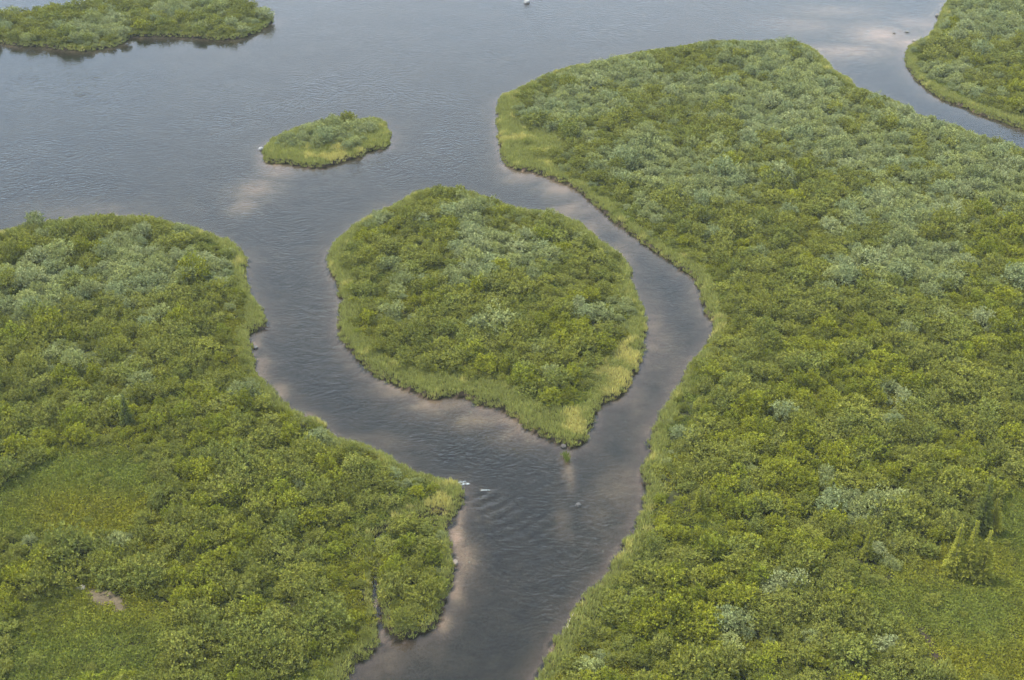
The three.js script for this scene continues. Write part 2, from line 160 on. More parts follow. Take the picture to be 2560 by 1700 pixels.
// ---------------------------------------------------------------- ground: river bed, banks and land in one sheet, and its far continuation
{
  const pos = new Float32Array(NX * NZ * 3), col = new Float32Array(NX * NZ * 3), uv = new Float32Array(NX * NZ * 2), idx = [];
  const C = { sand: [0.34, 0.222, 0.15], gravel: [0.245, 0.16, 0.125], peat: [0.046, 0.035, 0.022], litter: [0.034, 0.034, 0.013], turf: [0.055, 0.062, 0.018], soil: [0.125, 0.098, 0.062] };
  for (let k = 0; k < NZ; k++) for (let i = 0; i < NX; i++) {
    const x = X0 + i * CELL, z = Z0 + k * CELL, o = k * NX + i, s = shoreGrid[o] + wiggle(x, z), n = fbm(noiseD, x, z, 0.35, 4);
    pos.set([x, heightAt(x, z), z], o * 3); uv.set([x / 6, z / 6], o * 2);
    let c;
    const lerp3 = (a, b, t) => a.map((q, j) => mix(q, b[j], t));
    if (s < -0.38) {
      const [, sand] = shoalAt(x, z), m = smooth(0.05, 0.95, sand + 0.22 * n);
      c = lerp3(C.gravel, C.sand, m).map((q) => q * (1 + 0.3 * n));
    } else if (s < 0.3) c = C.peat.map((q) => q * (1 + 0.6 * n));
    else {
      c = lerp3(C.litter, C.turf, smooth(-0.2, 0.3, n));
      if (inside(BARE_SOIL, x, z)) c = C.soil.map((q) => q * (1 + 0.5 * n));
      if (inside(GULLY, x, z)) c = C.peat;
    }
    col.set(c, o * 3);
    if (i < NX - 1 && k < NZ - 1) idx.push(o, o + NX, o + 1, o + 1, o + NX, o + NX + 1);
  }
  const g = new THREE.BufferGeometry();
  g.setAttribute('position', new THREE.BufferAttribute(pos, 3)); g.setAttribute('color', new THREE.BufferAttribute(col, 3)); g.setAttribute('uv', new THREE.BufferAttribute(uv, 2));
  g.setIndex(idx); g.computeVertexNormals();
  const grain = colorTexture(512, 512, (x, y) => { const v = 205 + 40 * wrapped(noiseA, x, y, 512, 30) + 38 * wrapped(noiseB, x, y, 512, 90) + 26 * wrapped(noiseC, x, y, 512, 190); const q = clamp(v, 90, 255); return [q, q, q]; });
  const m = new THREE.MeshPhysicalMaterial({ vertexColors: true, specularIntensity: 0.15, map: grain, bumpMap: grain, bumpScale: 0.05, roughness: 0.95 });
  put(tag(new THREE.Mesh(g, m), 'river bed of sand and gravel rising to peaty banks and flat land', null, null, 'structure'), 'ground');
  const ring = (r0x, r1x, r0z, r1z, far, y, mat, name, label) => {
    const sh = new THREE.Shape([[-far, -far], [far, -far], [far, far], [-far, far]].map(([a, b]) => new THREE.Vector2(a, b)));
    sh.holes.push(new THREE.Path([[r0x, -r1z], [r0x, -r0z], [r1x, -r0z], [r1x, -r1z]].map(([a, b]) => new THREE.Vector2(a, b))));
    const q = new THREE.ShapeGeometry(sh); q.rotateX(-Math.PI / 2);
    const e = new THREE.Mesh(q, mat); e.position.y = y;
    return put(tag(e, label, null, null, 'structure'), name);
  };
  ring(X0 + 0.5, X1 - 0.5, Z0 + 0.5, Z1 - 0.5, 2500, -1.9, new THREE.MeshStandardMaterial({ color: new THREE.Color().setRGB(0.12, 0.1, 0.075), roughness: 1 }), 'lake_bed', 'dark bed of the open water reaching beyond the view');
}

// ---------------------------------------------------------------- water
const rippleAt = (x, z) => {                                     // how rough the surface is: calm in the side channels and lee of the banks, rough in the fast reach
  const s = -shore(x, z);
  let a = 0.13 + 0.28 * smooth(0.4, 5, s) * (0.75 + 0.5 * fbm(noiseC, x, z, 0.03));
  const fast = (cx, cz, rx, rz) => Math.exp(-(((x - cx) / rx) ** 2) - ((z - cz) / rz) ** 2);
  a += 0.3 * fast(-4, -97, 11, 13) + 0.35 * fast(4, -80, 9, 14) + 0.25 * fast(-18, -118, 7, 12);
  a *= 1 - 0.93 * smooth(0.12, 0.5, fast(74, -200, 17, 20));
  a *= 0.65 + 0.7 * smooth(-0.4, 0.4, fbm(noiseD, x + 20, z * 0.7, 0.045, 3));
  a *= 1 - 0.85 * fast(-62, -215, 40, 9);
  return clamp(a, 0.02, 1.4);
};
{
  const N = 2048, d = new Float32Array(N * N * 4), sx = (X1 - X0) / N, sz = (Z1 - Z0) / N;
  const [wx, wz] = SPOTS.wave_c;
  for (let r = 0; r < N; r++) {
    const z = Z0 + (r + 0.5) * sz;
    for (let c = 0; c < N; c++) {
      const x = X0 + (c + 0.5) * sx, o = (r * N + c) * 4, s = shore(x, z);
      let h = 0.5;
      if (s < 0.8) {
        const a = rippleAt(x, z), wx1 = x + 0.8 * noiseD(x * 0.2, z * 0.2), wz1 = z + 0.8 * noiseD(x * 0.2 + 50, z * 0.2);
        let q = 0.034 * noiseA(wx1 * 0.7, wz1 * 1.25) + 0.032 * noiseB(wx1 * 1.5 + wz1 * 0.3, wz1 * 2.4) + 0.018 * noiseC(x * 2.2 + z * 0.3, z * 3.2);
        q *= a;
        // standing waves below the two stones in the fast reach
        const dx = x - wx - 0.4, dz = z - wz - 0.3, along = dx * 0.62 + dz * 0.78, across = -dx * 0.78 + dz * 0.62, fan = Math.exp(-((across / (1.2 + 0.22 * Math.max(0, along))) ** 2)) * smooth(-0.3, 0.8, along) * Math.exp(-Math.max(0, along) / 7);
        q += 0.05 * fan * Math.cos(along * 5.2 + across * across * 0.35 + noiseA(x * 0.6, z * 0.6) * 0.8);
        for (const k of ['w1', 'w2', 'w3', 'w4']) {
          const [px, pz] = SPOTS[k], ex = x - px, ez = z - pz, w = Math.exp(-(ex * ex) / 4 - (ez * ez) / 14);
          if (w > 0.01) q += 0.012 * w * Math.cos(ez * 4.4 + ex * ex * 0.5 + noiseB(x * 0.7, z * 0.7));
        }
        h = 0.5 + q;
      }
      d[o] = d[o + 1] = d[o + 2] = h; d[o + 3] = 1;
    }
  }
  const bump = new THREE.DataTexture(d, N, N, THREE.RGBAFormat, THREE.FloatType); bump.magFilter = THREE.LinearFilter; bump.needsUpdate = true;
  const g = new THREE.PlaneGeometry(X1 - X0, Z1 - Z0, 96, 96); g.rotateX(-Math.PI / 2);
  const p = g.attributes.position, uv = g.attributes.uv;
  for (let i = 0; i < p.count; i++) uv.setXY(i, (p.getX(i) + (X1 - X0) / 2) / (X1 - X0), (p.getZ(i) + (Z1 - Z0) / 2) / (Z1 - Z0));
  g.translate((X0 + X1) / 2, 0, (Z0 + Z1) / 2);
  const look = { color: 0xffffff, transmission: 1, thickness: 1.5, ior: 1.33, roughness: 0.07, attenuationColor: new THREE.Color().setRGB(0.42, 0.455, 0.39), attenuationDistance: 1.15 };
  const m = new THREE.MeshPhysicalMaterial({ ...look, bumpMap: bump, bumpScale: 1.0 });
  put(tag(new THREE.Mesh(g, m), 'rippled grey river water with a faint brown tint over shoals', null, null, 'structure'), 'water');
  const far = 2500, sh = new THREE.Shape([[-far, -far], [far, -far], [far, far], [-far, far]].map(([a, b]) => new THREE.Vector2(a, b)));
  sh.holes.push(new THREE.Path([[X0, -Z1], [X0, -Z0], [X1, -Z0], [X1, -Z1]].map(([a, b]) => new THREE.Vector2(a, b))));
  const q = new THREE.ShapeGeometry(sh); q.rotateX(-Math.PI / 2);
  put(tag(new THREE.Mesh(q, new THREE.MeshPhysicalMaterial({ ...look, roughness: 0.2 })), 'open lake water stretching out beyond the islands', null, null, 'structure'), 'lake_water');
}

// ---------------------------------------------------------------- plants: leaves, sprays and tufts
class Leaves {
  constructor() { this.p = []; this.c = []; }
  tri(a, b, c, col) { this.p.push(...a, ...b, ...c); for (let i = 0; i < 3; i++) this.c.push(...col); }
  leaf(p, d, L, W, r, col) {                                     // a pointed blade: base p, direction d
    let wx = r() - 0.5, wy = r() - 0.5, wz = r() - 0.5; const k = wx * d[0] + wy * d[1] + wz * d[2];
    wx -= k * d[0]; wy -= k * d[1]; wz -= k * d[2]; const n = (W * 0.5) / (Math.hypot(wx, wy, wz) + 1e-6); wx *= n; wy *= n; wz *= n;
    const m = [p[0] + d[0] * L * 0.3, p[1] + d[1] * L * 0.3, p[2] + d[2] * L * 0.3];
    this.tri([m[0] - wx, m[1] - wy, m[2] - wz], [m[0] + wx, m[1] + wy, m[2] + wz], [p[0] + d[0] * L, p[1] + d[1] * L, p[2] + d[2] * L], col);
  }
  stem(a, b, w, col) { this.tri([a[0] - w, a[1], a[2]], [a[0] + w, a[1], a[2]], b, col); this.tri([a[0], a[1], a[2] - w], [a[0], a[1], a[2] + w], b, col); }
  geometry() { const g = new THREE.BufferGeometry(); g.setAttribute('position', new THREE.BufferAttribute(new Float32Array(this.p), 3)); g.setAttribute('color', new THREE.BufferAttribute(new Float32Array(this.c), 3)); return g; }
}
const unit = (x, y, z) => { const n = Math.hypot(x, y, z) + 1e-9; return [x / n, y / n, z / n]; };
const BARK = [0.55, 0.42, 0.30];
function bushGeometry(seed, { R, H, lobes, sprays, per, L, W, spread, up }) {
  const r = seeded(seed), out = new Leaves();
  for (let l = 0; l < lobes; l++) {
    const a = (l / lobes) * 6.283 + r() * 1.2, q = l === 0 ? 0.15 : 0.3 + 0.55 * r(), cx = Math.cos(a) * q * R, cz = Math.sin(a) * q * R, lr = R * (0.26 + 0.26 * r()), lh = H * (0.28 + 0.18 * r()), cy = Math.max(lh * 0.75, H * (1.04 - 0.5 * q * q - 0.36 * r()) - lh);
    out.stem([cx * 0.25, 0, cz * 0.25], [cx, cy + lh * 0.6, cz], 0.03, BARK);
    const own = 0.9 + 0.2 * r();
    for (let s = 0; s < sprays; s++) {
      const t = r() * 6.283, v = 1 - 1.45 * r(), w = Math.sqrt(Math.max(0, 1 - v * v)), k = (0.6 + 0.5 * r()) * (r() < 0.14 ? 1.28 : 1);
      const n = unit(w * Math.cos(t), v, w * Math.sin(t)), px = cx + n[0] * lr * k, py = Math.max(0.05, cy + n[1] * lh * k), pz = cz + n[2] * lr * k, tone = own * (0.82 + 0.36 * r()), warm = 0.95 + 0.1 * r();
      const sd = unit(n[0] * 0.7 + (r() - 0.5) * 0.5, n[1] * 0.5 + up, n[2] * 0.7 + (r() - 0.5) * 0.5);
      for (let i = 0; i < per; i++) {
        const f = r(), d = unit(sd[0] * 0.8 + (r() - 0.5) * 1.7, sd[1] * 0.6 + (r() - 0.4) * 1.3, sd[2] * 0.8 + (r() - 0.5) * 1.7), c = tone * (0.9 + 0.2 * r());
        out.leaf([px + sd[0] * f * spread + (r() - 0.5) * spread * 0.7, Math.max(0.02, py + sd[1] * f * spread + (r() - 0.5) * spread * 0.5), pz + sd[2] * f * spread + (r() - 0.5) * spread * 0.7], d, L * (0.7 + 0.6 * r()), W * (0.7 + 0.6 * r()), r, [c * warm, c, c * (1.9 - warm) * 0.93]);
      }
    }
  }
  return out.geometry();
}
const leafLook = (rgb, through = 0.22) => new THREE.MeshPhysicalMaterial({ color: new THREE.Color().setRGB(...rgb), vertexColors: true, roughness: 0.9, specularIntensity: 0.2, transmission: through, thickness: 0, side: THREE.DoubleSide });
const KINDS = {
  willow_shrub: { word: 'olive willow bush', group: 'olive green willow bushes of the thickets', rgb: [0.176, 0.182, 0.032], shape: { R: 1.3, H: 1.95, lobes: 7, sprays: 27, per: 8, L: 0.23, W: 0.125, spread: 0.26, up: 0.45 } },
  silver_willow_shrub: { word: 'silvery willow bush', group: 'silvery willow bushes of the thickets', rgb: [0.220, 0.238, 0.096], shape: { R: 1.3, H: 1.9, lobes: 7, sprays: 27, per: 8, L: 0.24, W: 0.115, spread: 0.27, up: 0.5 } },
  birch_shrub: { word: 'yellow green birch bush', group: 'yellow green birch bushes of the thickets', rgb: [0.190, 0.198, 0.016], shape: { R: 1.2, H: 2.0, lobes: 7, sprays: 26, per: 8, L: 0.21, W: 0.135, spread: 0.24, up: 0.6 } },
};
const VARIANTS = 6, TINTS = [[1, 1, 1], [0.85, 0.87, 0.9], [1.13, 1.12, 1.05], [0.95, 1.0, 1.2], [1.08, 1.08, 1.3]];
let seedAt = 100;
for (const k of Object.values(KINDS)) {
  k.geometries = Array.from({ length: VARIANTS }, () => bushGeometry(seedAt++, k.shape));
  k.material = leafLook(k.rgb); k.materials = TINTS.map((t) => leafLook(k.rgb.map((q, j) => q * t[j]))); k.placed = [];
}

// where they grow
const FRINGE = { left_bank: 0.9, islet: 0.35, right_bank: 0.85, far_bank: 1.0, far_island: 0.15, small_island: 9, central_island: 1.3 };
const fringe = (x, z) => (x > -14 && x < -2 && z > -103 && z < -76 && byCreek(x, z) < 1.6) ? 0.04 : Math.max(0.12, (FRINGE[LAND_NAMES[landAt(x, z)]] ?? 1) * (1 + 0.9 * noiseB(x * 0.2, z * 0.2)));
const inGrass = (x, z) => GRASS_ZONES.some((p) => inside(p, x, z)), inMeadow = (x, z) => MEADOWS.some((p) => inside(p, x, z));
const stand = (list, x, z) => { let s = 0; for (const [cx, cz, r] of list) { const q = ((x - cx) ** 2 + (z - cz) ** 2 * 0.6) / (r * r); if (q < 5) s = Math.max(s, Math.exp(-q)); } return s; };
const rand = seeded(4242);
function kindAt(x, z) {
  const far = smooth(80, 190, -z), n1 = fbm(noiseC, x + 40, z, 0.09, 3), n2 = fbm(noiseD, x, z + 70, 0.10, 3);
  const silver = 0.09 + 0.2 * far + 0.7 * stand(SILVER_STANDS, x, z) + 0.3 * n1 + 0.46 * (rand() - 0.5), yellow = 0.12 + 0.12 * (1 - far) + 0.6 * stand(YELLOW_STANDS, x, z) + 0.4 * n2 + 0.5 * (rand() - 0.5);
  return silver > 0.42 && silver > yellow ? 'silver_willow_shrub' : yellow > 0.42 ? 'birch_shrub' : 'willow_shrub';
}
const bushes = [], SPRUCE_SPOTS = 'abcdefgh'.split('').map((k) => SPOTS['spruce_' + k]);
function plant(x, z, size, kind, own) {
  const y = heightAt(x, z) - 0.05, tall = size * (0.74 + 0.5 * rand());
  bushes.push({ x, y, z, size, tall, kind, turn: rand() * 6.283, wide: size * (0.82 + 0.4 * rand()), deep: size * (0.82 + 0.4 * rand()), variant: Math.floor(rand() * VARIANTS), tint: Math.floor(rand() * TINTS.length), own });
}
function sow(step, least, most, chance) {
  for (let z = Z0 + 3; z < Z1 - 2; z += step) for (let x = X0 + 2; x < X1 - 2; x += step) {
    const px = x + (rand() - 0.5) * step * 0.95, pz = z + (rand() - 0.5) * step * 0.95, q = rand(), sz = rand(), keep = rand();
    if (!shown(px, pz, 9)) continue;
    const s = shore(px, pz);
    if (s < 0.45 || q > chance || inGrass(px, pz)) continue;
    const land = LAND_NAMES[landAt(px, pz)];
    if (land === 'small_island' && !inside(SMALL_ISLAND_THICKET, px, pz)) continue;
    if (px > -14 && px < -4 && pz < -89.6 && pz > -95 && byCreek(px, pz) < 1.1) continue;
    if (inside(GULLY, px, pz) || [0, 0.8, 1.6, 2.4, 3.2].some((d) => inside(BARE_SOIL, px, pz - d) || inside(BARE_SOIL, px - 0.5, pz - d) || inside(BARE_SOIL, px + 0.5, pz - d))) continue;
    const big = 0.5 + 0.5 * fbm(noiseB, px, pz, 0.07, 2) * 1.6, grow = clamp(land === 'small_island' ? 1 : land === 'far_island' || land === 'islet' ? 0.7 + s / 4 : 0.4 + s / 7);
    let size = mix(least, most, clamp(0.55 * sz + 0.45 * big)) * grow;
    if (land === 'small_island') size *= 0.85;
    if (least > 0.4 && keep < 0.045 && s > 3) size *= 1.35;
    if (SPRUCE_SPOTS.some(([a, b]) => Math.hypot(px - a, pz - b) < 1.3 * size + 0.5 || (Math.abs(px - a) < 1.5 && pz > b && pz < b + 4 && size > 0.5))) continue;
    if (inMeadow(px, pz)) { if (keep < 0.045 || keep > 0.19) continue; size *= 0.25 + 0.3 * sz; }
    if (s < size * 0.45 || (land !== 'small_island' && s < fringe(px, pz) * 0.7 + 0.1)) continue;
    plant(px, pz, size, land === 'small_island' && rand() < 0.7 ? 'silver_willow_shrub' : kindAt(px, pz));
  }
}
sow(1.78, 0.42, 1.2, 0.93);
sow(1.0, 0.24, 0.58, 0.7);
for (const [k, size, kind, label] of [
  ['bush1', 0.6, 'willow_shrub', 'small olive bush nearest the grassy point beside the wide water'],
  ['bush2', 1.25, 'willow_shrub', 'large dark rounded bush standing in the grass of the point'],
  ['bush3', 1.3, 'willow_shrub', 'broad dark bush at the inner edge of the grassy point'],
  ['bush4', 0.55, 'willow_shrub', 'low lone bush in the middle of the pale grassy point'],
  ['bush5', 0.7, 'willow_shrub', 'low bush by the shore end of the grassy point'],
  ['bush7', 1.1, 'silver_willow_shrub', 'tall grey bush sticking up from the far shore of the left bank'],
]) plant(...SPOTS[k], size, kind, label);

// the bushes that show largest become objects, the rest of each kind one mass
const WHERE = { left_bank: 'left bank', islet: 'narrow islet', right_bank: 'right bank', far_bank: 'far right bank', far_island: 'far left island', small_island: 'small island', central_island: 'central island' };
const ONES = 'zero one two three four five six seven eight nine ten eleven twelve thirteen fourteen fifteen sixteen seventeen eighteen nineteen'.split(' '), TENS = 'twenty thirty forty fifty sixty seventy eighty ninety'.split(' ');
const spoken = (n) => (n < 20 ? ONES[n] : TENS[Math.floor(n / 10) - 2] + (n % 10 ? '-' + ONES[n % 10] : ''));
const across = (b) => { const v = new THREE.Vector3(b.x, b.y + b.tall, b.z).project(camera); return [v.x * 50 + 50, 50 - v.y * 50]; };
camera.updateMatrixWorld(true); camera.updateProjectionMatrix();
for (const [name, k] of Object.entries(KINDS)) {
  const mine = bushes.filter((b) => b.kind === name), taken = new Set(), single = [];
  for (const b of mine) { b.at = across(b); b.show = b.own ? 1e3 : (b.size * b.tall) / (b.x * b.x + b.z * b.z + 4900) * (b.at[0] > 1 && b.at[0] < 99 && b.at[1] > 1 && b.at[1] < 99 ? 1 : 0); }
  mine.sort((a, b) => b.show - a.show);
  const rest = [];
  for (const b of mine) {
    const key = Math.round(b.at[0]) + ',' + Math.round(b.at[1]);
    if (single.length < 298 && b.show > 0 && (b.own || !taken.has(key))) { taken.add(key); single.push(b); } else rest.push(b);
  }
  for (const b of single) {
    const m = new THREE.Mesh(k.geometries[b.variant], k.materials[b.tint]);
    m.position.set(b.x, b.y, b.z); m.rotation.y = b.turn; m.scale.set(b.wide, b.tall, b.deep);
    const look = (b.size > 1.15 ? 'broad ' : b.size < 0.7 ? 'small ' : b.tall > b.size * 1.05 ? 'tall ' : '') + ['', 'dark ', 'pale ', '', ''][b.tint];
    tag(m, b.own ?? `${look}${k.word}, ${WHERE[LAND_NAMES[landAt(b.x, b.z)]]}, ${spoken(Math.round(b.at[0]))} percent across, ${spoken(Math.round(b.at[1]))} down`, 'bush', k.group);
    put(m, name);
  }
  const mass = new THREE.Group(), M = new THREE.Matrix4(), Q = new THREE.Quaternion(), UP = new THREE.Vector3(0, 1, 0), T = new THREE.Color();
  for (let v = 0; v < VARIANTS; v++) {
    const own = rest.filter((b) => b.variant === v);
    const im = new THREE.InstancedMesh(k.geometries[v], k.material, own.length); im.name = 'bush_mass'; im.userData.kind = 'stuff';
    own.forEach((b, i) => {
      im.setMatrixAt(i, M.compose(new THREE.Vector3(b.x, b.y, b.z), Q.setFromAxisAngle(UP, b.turn), new THREE.Vector3(b.wide, b.tall, b.deep)));
      im.setColorAt(i, T.setRGB(...TINTS[b.tint]));
    });
    mass.add(im);
  }
  tag(mass, `unbroken mass of small ${k.word}es filling the thickets behind the nearer ones`, 'thicket', null, 'stuff');
  put(mass, name.replace('_shrub', '_thicket'));
}

// low cover between the bushes and over the two meadows
function coverGeometry(seed, R, H, n, L, W) {
  const r = seeded(seed), out = new Leaves();
  for (let i = 0; i < n; i++) {
    const a = r() * 6.283, q = Math.sqrt(r()) * R, h = H * (1 - 0.6 * (q / R) ** 2) * (0.25 + 0.75 * r()), c = 0.78 + 0.44 * r(), w = 0.92 + 0.16 * r();
    out.leaf([Math.cos(a) * q, h, Math.sin(a) * q], unit(r() - 0.5, r() * 0.9 - 0.1, r() - 0.5), L * (0.7 + 0.6 * r()), W * (0.7 + 0.6 * r()), r, [c * w, c, c * (1.9 - w) * 0.93]);
  }
  return out.geometry();
}
function tuftGeometry(seed, R, H, n, W) {
  const r = seeded(seed), out = new Leaves();
  for (let i = 0; i < n; i++) {
    const a = r() * 6.283, q = Math.sqrt(r()) * R, lean = 0.15 + 0.5 * r(), b = r() * 6.283, h = H * (0.55 + 0.6 * r()), c = 0.82 + 0.36 * r(), w = 0.9 + 0.2 * r();
    out.leaf([Math.cos(a) * q, 0, Math.sin(a) * q], unit(Math.cos(b) * lean, 1, Math.sin(b) * lean), h, W * (0.7 + 0.6 * r()), r, [c * w, c, c * (1.9 - w) * 0.9]);
  }
  return out.geometry();
}
function scatter(name, label, category, geometries, material, spots) {   // spots: [x, z, size, tall, r, g, b]
  const mass = new THREE.Group(), M = new THREE.Matrix4(), Q = new THREE.Quaternion(), UP = new THREE.Vector3(0, 1, 0), T = new THREE.Color();
  geometries.forEach((g, v) => {
    const own = spots.filter((_, i) => i % geometries.length === v), im = new THREE.InstancedMesh(g, material, own.length);
    im.name = name.replace(/s?$/, '') + '_mass'; im.userData.kind = 'stuff';
    own.forEach(([x, z, size, tall, r, gg, b, dy = 0], i) => {
      im.setMatrixAt(i, M.compose(new THREE.Vector3(x, heightAt(x, z) - 0.03 + dy, z), Q.setFromAxisAngle(UP, rand() * 6.283), new THREE.Vector3(size, tall, size))); im.setColorAt(i, T.setRGB(r, gg, b));
    });
    mass.add(im);
  });
  put(tag(mass, label, category, null, 'stuff'), name);
}
{
  const cover = [], grass = [];
  for (let z = Z0 + 3; z < Z1 - 2; z += 0.52) for (let x = X0 + 2; x < X1 - 2; x += 0.52) {
    const px = x + (rand() - 0.5) * 0.5, pz = z + (rand() - 0.5) * 0.5;
    if (!shown(px, pz, 8)) continue;
    const s = shore(px, pz) + wiggle(px, pz); if (s < 0.12) continue;
    const g = inGrass(px, pz), ring = landAt(px, pz) === LAND_NAMES.indexOf('small_island') && !inside(SMALL_ISLAND_THICKET, px, pz);
    if (g || ring || s < fringe(px, pz)) continue;
    if (inside(BARE_SOIL, px, pz) && rand() < 0.88) continue;
    if (inside(GULLY, px, pz)) continue;
    const m = inMeadow(px, pz); if (!m && rand() < 0.45) continue;
    const n = fbm(noiseA, px, pz, 0.12, 3), far = smooth(80, 200, -pz), t = (0.85 + 0.3 * rand()) * (1 + 0.28 * n), y = clamp(0.5 + 0.9 * noiseD(px * 0.06, pz * 0.06) + 0.3 * (rand() - 0.5));
    cover.push([px, pz, 0.8 + 0.5 * rand(), (m ? 0.55 : 0.7) + 0.5 * rand() + 0.35 * n, t * mix(0.88, 1.18, y), t * mix(0.98, 1.1, y), t * mix(1.15, 0.7, y)]);
  }
  for (let z = Z0 + 3; z < Z1 - 2; z += 0.26) for (let x = X0 + 2; x < X1 - 2; x += 0.26) {
    const px = x + (rand() - 0.5) * 0.3, pz = z + (rand() - 0.5) * 0.3;
    if (!shown(px, pz, 6)) continue;
    const s = shore(px, pz) + wiggle(px, pz); if (s < -0.17) continue;
    const li = landAt(px, pz), ring = li === LAND_NAMES.indexOf('small_island');
    if (!(inGrass(px, pz) || ring || s < fringe(px, pz) + 0.25)) continue;
    const n = fbm(noiseC, px, pz, 0.22, 3), t = (0.85 + 0.3 * rand()) * (1 + 0.2 * n);
    const dry = smooth(0.25, 0.6, n + 0.85 * stand(DRY_GRASS, px, pz) + 0.15 * (rand() - 0.5));
    grass.push([px, pz, 0.9 + 0.4 * rand(), 0.75 + 0.5 * rand() + 0.3 * n, t * mix(1, 1.6, dry), t * mix(1, 1.4, dry), t * mix(1, 1.7, dry)]);
  }
  scatter('dwarf_shrub_cover', 'low dwarf shrub and herb cover between the bushes and over the meadows', 'ground cover', [0, 1, 2, 3].map((i) => coverGeometry(900 + i, 0.5, 0.3, 130, 0.17, 0.11)), leafLook([0.148, 0.155, 0.022]), cover);
  scatter('shore_grass', 'bright sedge and grass fringing every shore and point', 'grass', [0, 1, 2, 3].map((i) => tuftGeometry(930 + i, 0.2, 0.5, 22, 0.06)), leafLook([0.275, 0.285, 0.085], 0.3), grass);
  console.log('bushes', bushes.length, 'cover', cover.length, 'grass', grass.length);
}

// ---------------------------------------------------------------- spruces
function spruceGeometry(seed, H, R) {
  const r = seeded(seed), out = new Leaves();
  for (let y = 0.35; y < H; y += 0.13 + 0.05 * r()) {
    const t = 1 - y / H, reach = R * (0.07 + 1.0 * Math.pow(t, 1.05)) * (0.75 + 0.45 * r()), arms = Math.round(5 + 6 * t + 2 * r());
    for (let a = 0; a < arms; a++) {
      const b = r() * 6.283, rr = reach * (0.65 + 0.5 * r()), dx = Math.cos(b), dz = Math.sin(b), droop = -0.25 * rr * t + 0.12 * rr, tone = 0.8 + 0.4 * r();
      const n = Math.round(8 + rr * 42);
      for (let i = 0; i < n; i++) {
        const f = (i + r()) / n, c = tone * (0.85 + 0.3 * r());
        out.leaf([dx * rr * f + (r() - 0.5) * 0.08, y + droop * f * f * 1.6 + (r() - 0.5) * 0.07, dz * rr * f + (r() - 0.5) * 0.08], unit(dx + (r() - 0.5) * 1.6, 0.25 + (r() - 0.5) * 0.8, dz + (r() - 0.5) * 1.6), (0.2 + 0.1 * r()) * (0.4 + 0.6 * t), 0.1 * (0.5 + 0.5 * t), r, [c, c, c * 0.9]);
      }
    }
  }
  return out.geometry();
}
const BARK_LOOK = new THREE.MeshStandardMaterial({ color: new THREE.Color().setRGB(0.17, 0.145, 0.115), roughness: 0.95 });
const SPRUCES = [
  ['spruce_a', 1.05, [0.13, 0.148, 0.03], 'tallest dark spruce at the back of the spruce group'],
  ['spruce_b', 0.85, [0.27, 0.26, 0.034], 'short yellowish spruce right of the tallest dark spruce'],
  ['spruce_c', 0.84, [0.27, 0.27, 0.038], 'leftmost slender yellow green spruce of the front three'],
  ['spruce_d', 0.84, [0.25, 0.25, 0.034], 'middle slender yellow green spruce of the front three'],
  ['spruce_e', 0.84, [0.28, 0.275, 0.036], 'rightmost yellow green spruce of the front three'],
  ['spruce_f', 0.7, [0.12, 0.14, 0.03], 'lone small spruce poking out of the left bank thicket'],
  ['spruce_g', 0.7, [0.2, 0.205, 0.024], 'lone slim yellow green young conifer in the right bank thicket'],
  ['spruce_h', 0.55, [0.19, 0.195, 0.026], 'thin young conifer left of the spruce group at the meadow edge'],
];
SPRUCES.forEach(([k, R, rgb, label], i) => {
  const [x, z] = SPOTS[k], H = SPRUCE_HEIGHTS[k] * 0.98, g = new THREE.Group();
  g.position.set(x, heightAt(x, z) - 0.05, z);
  const trunk = new THREE.CylinderGeometry(0.012, 0.06, H * 0.99, 7, 6); trunk.translate(0, H * 0.495, 0);
  const t = new THREE.Mesh(trunk, BARK_LOOK); t.name = 'trunk';
  const c = new THREE.Mesh(spruceGeometry(700 + i, H, R), leafLook(rgb, 0.2)); c.name = 'crown';
  g.add(t, c); put(tag(g, label, 'spruce tree', 'young spruces'), 'spruce_tree');
});

// ---------------------------------------------------------------- stones, log, snag, white water
function stoneGeometry(seed, sx, sy, sz) {
  const g = mergeVertices(new THREE.IcosahedronGeometry(1, 3).deleteAttribute('uv').deleteAttribute('normal')), p = g.attributes.position, n = createNoise2D(seeded(seed));
  for (let i = 0; i < p.count; i++) {
    const x = p.getX(i), y = p.getY(i), z = p.getZ(i), q = 1 + 0.22 * n(x * 1.3 + z, y * 1.3 - z) + 0.07 * n(x * 4 + y, z * 4);
    p.setXYZ(i, Math.sign(x) * Math.abs(x) ** 0.85 * q * sx, Math.sign(y) * Math.abs(y) ** 0.8 * q * sy, Math.sign(z) * Math.abs(z) ** 0.85 * q * sz);
  }
  g.computeVertexNormals(); return g;
}
const STONE_GRAIN = colorTexture(128, 128, (x, y) => { const v = clamp(190 + 60 * wrapped(noiseB, x, y, 128, 24) + 30 * wrapped(noiseD, x, y, 128, 60), 60, 255); return [v, v * 0.99, v * 0.97]; });
const stoneLook = (rgb) => new THREE.MeshStandardMaterial({ color: new THREE.Color().setRGB(...rgb), roughness: 0.9, bumpMap: STONE_GRAIN, bumpScale: 0.01 });
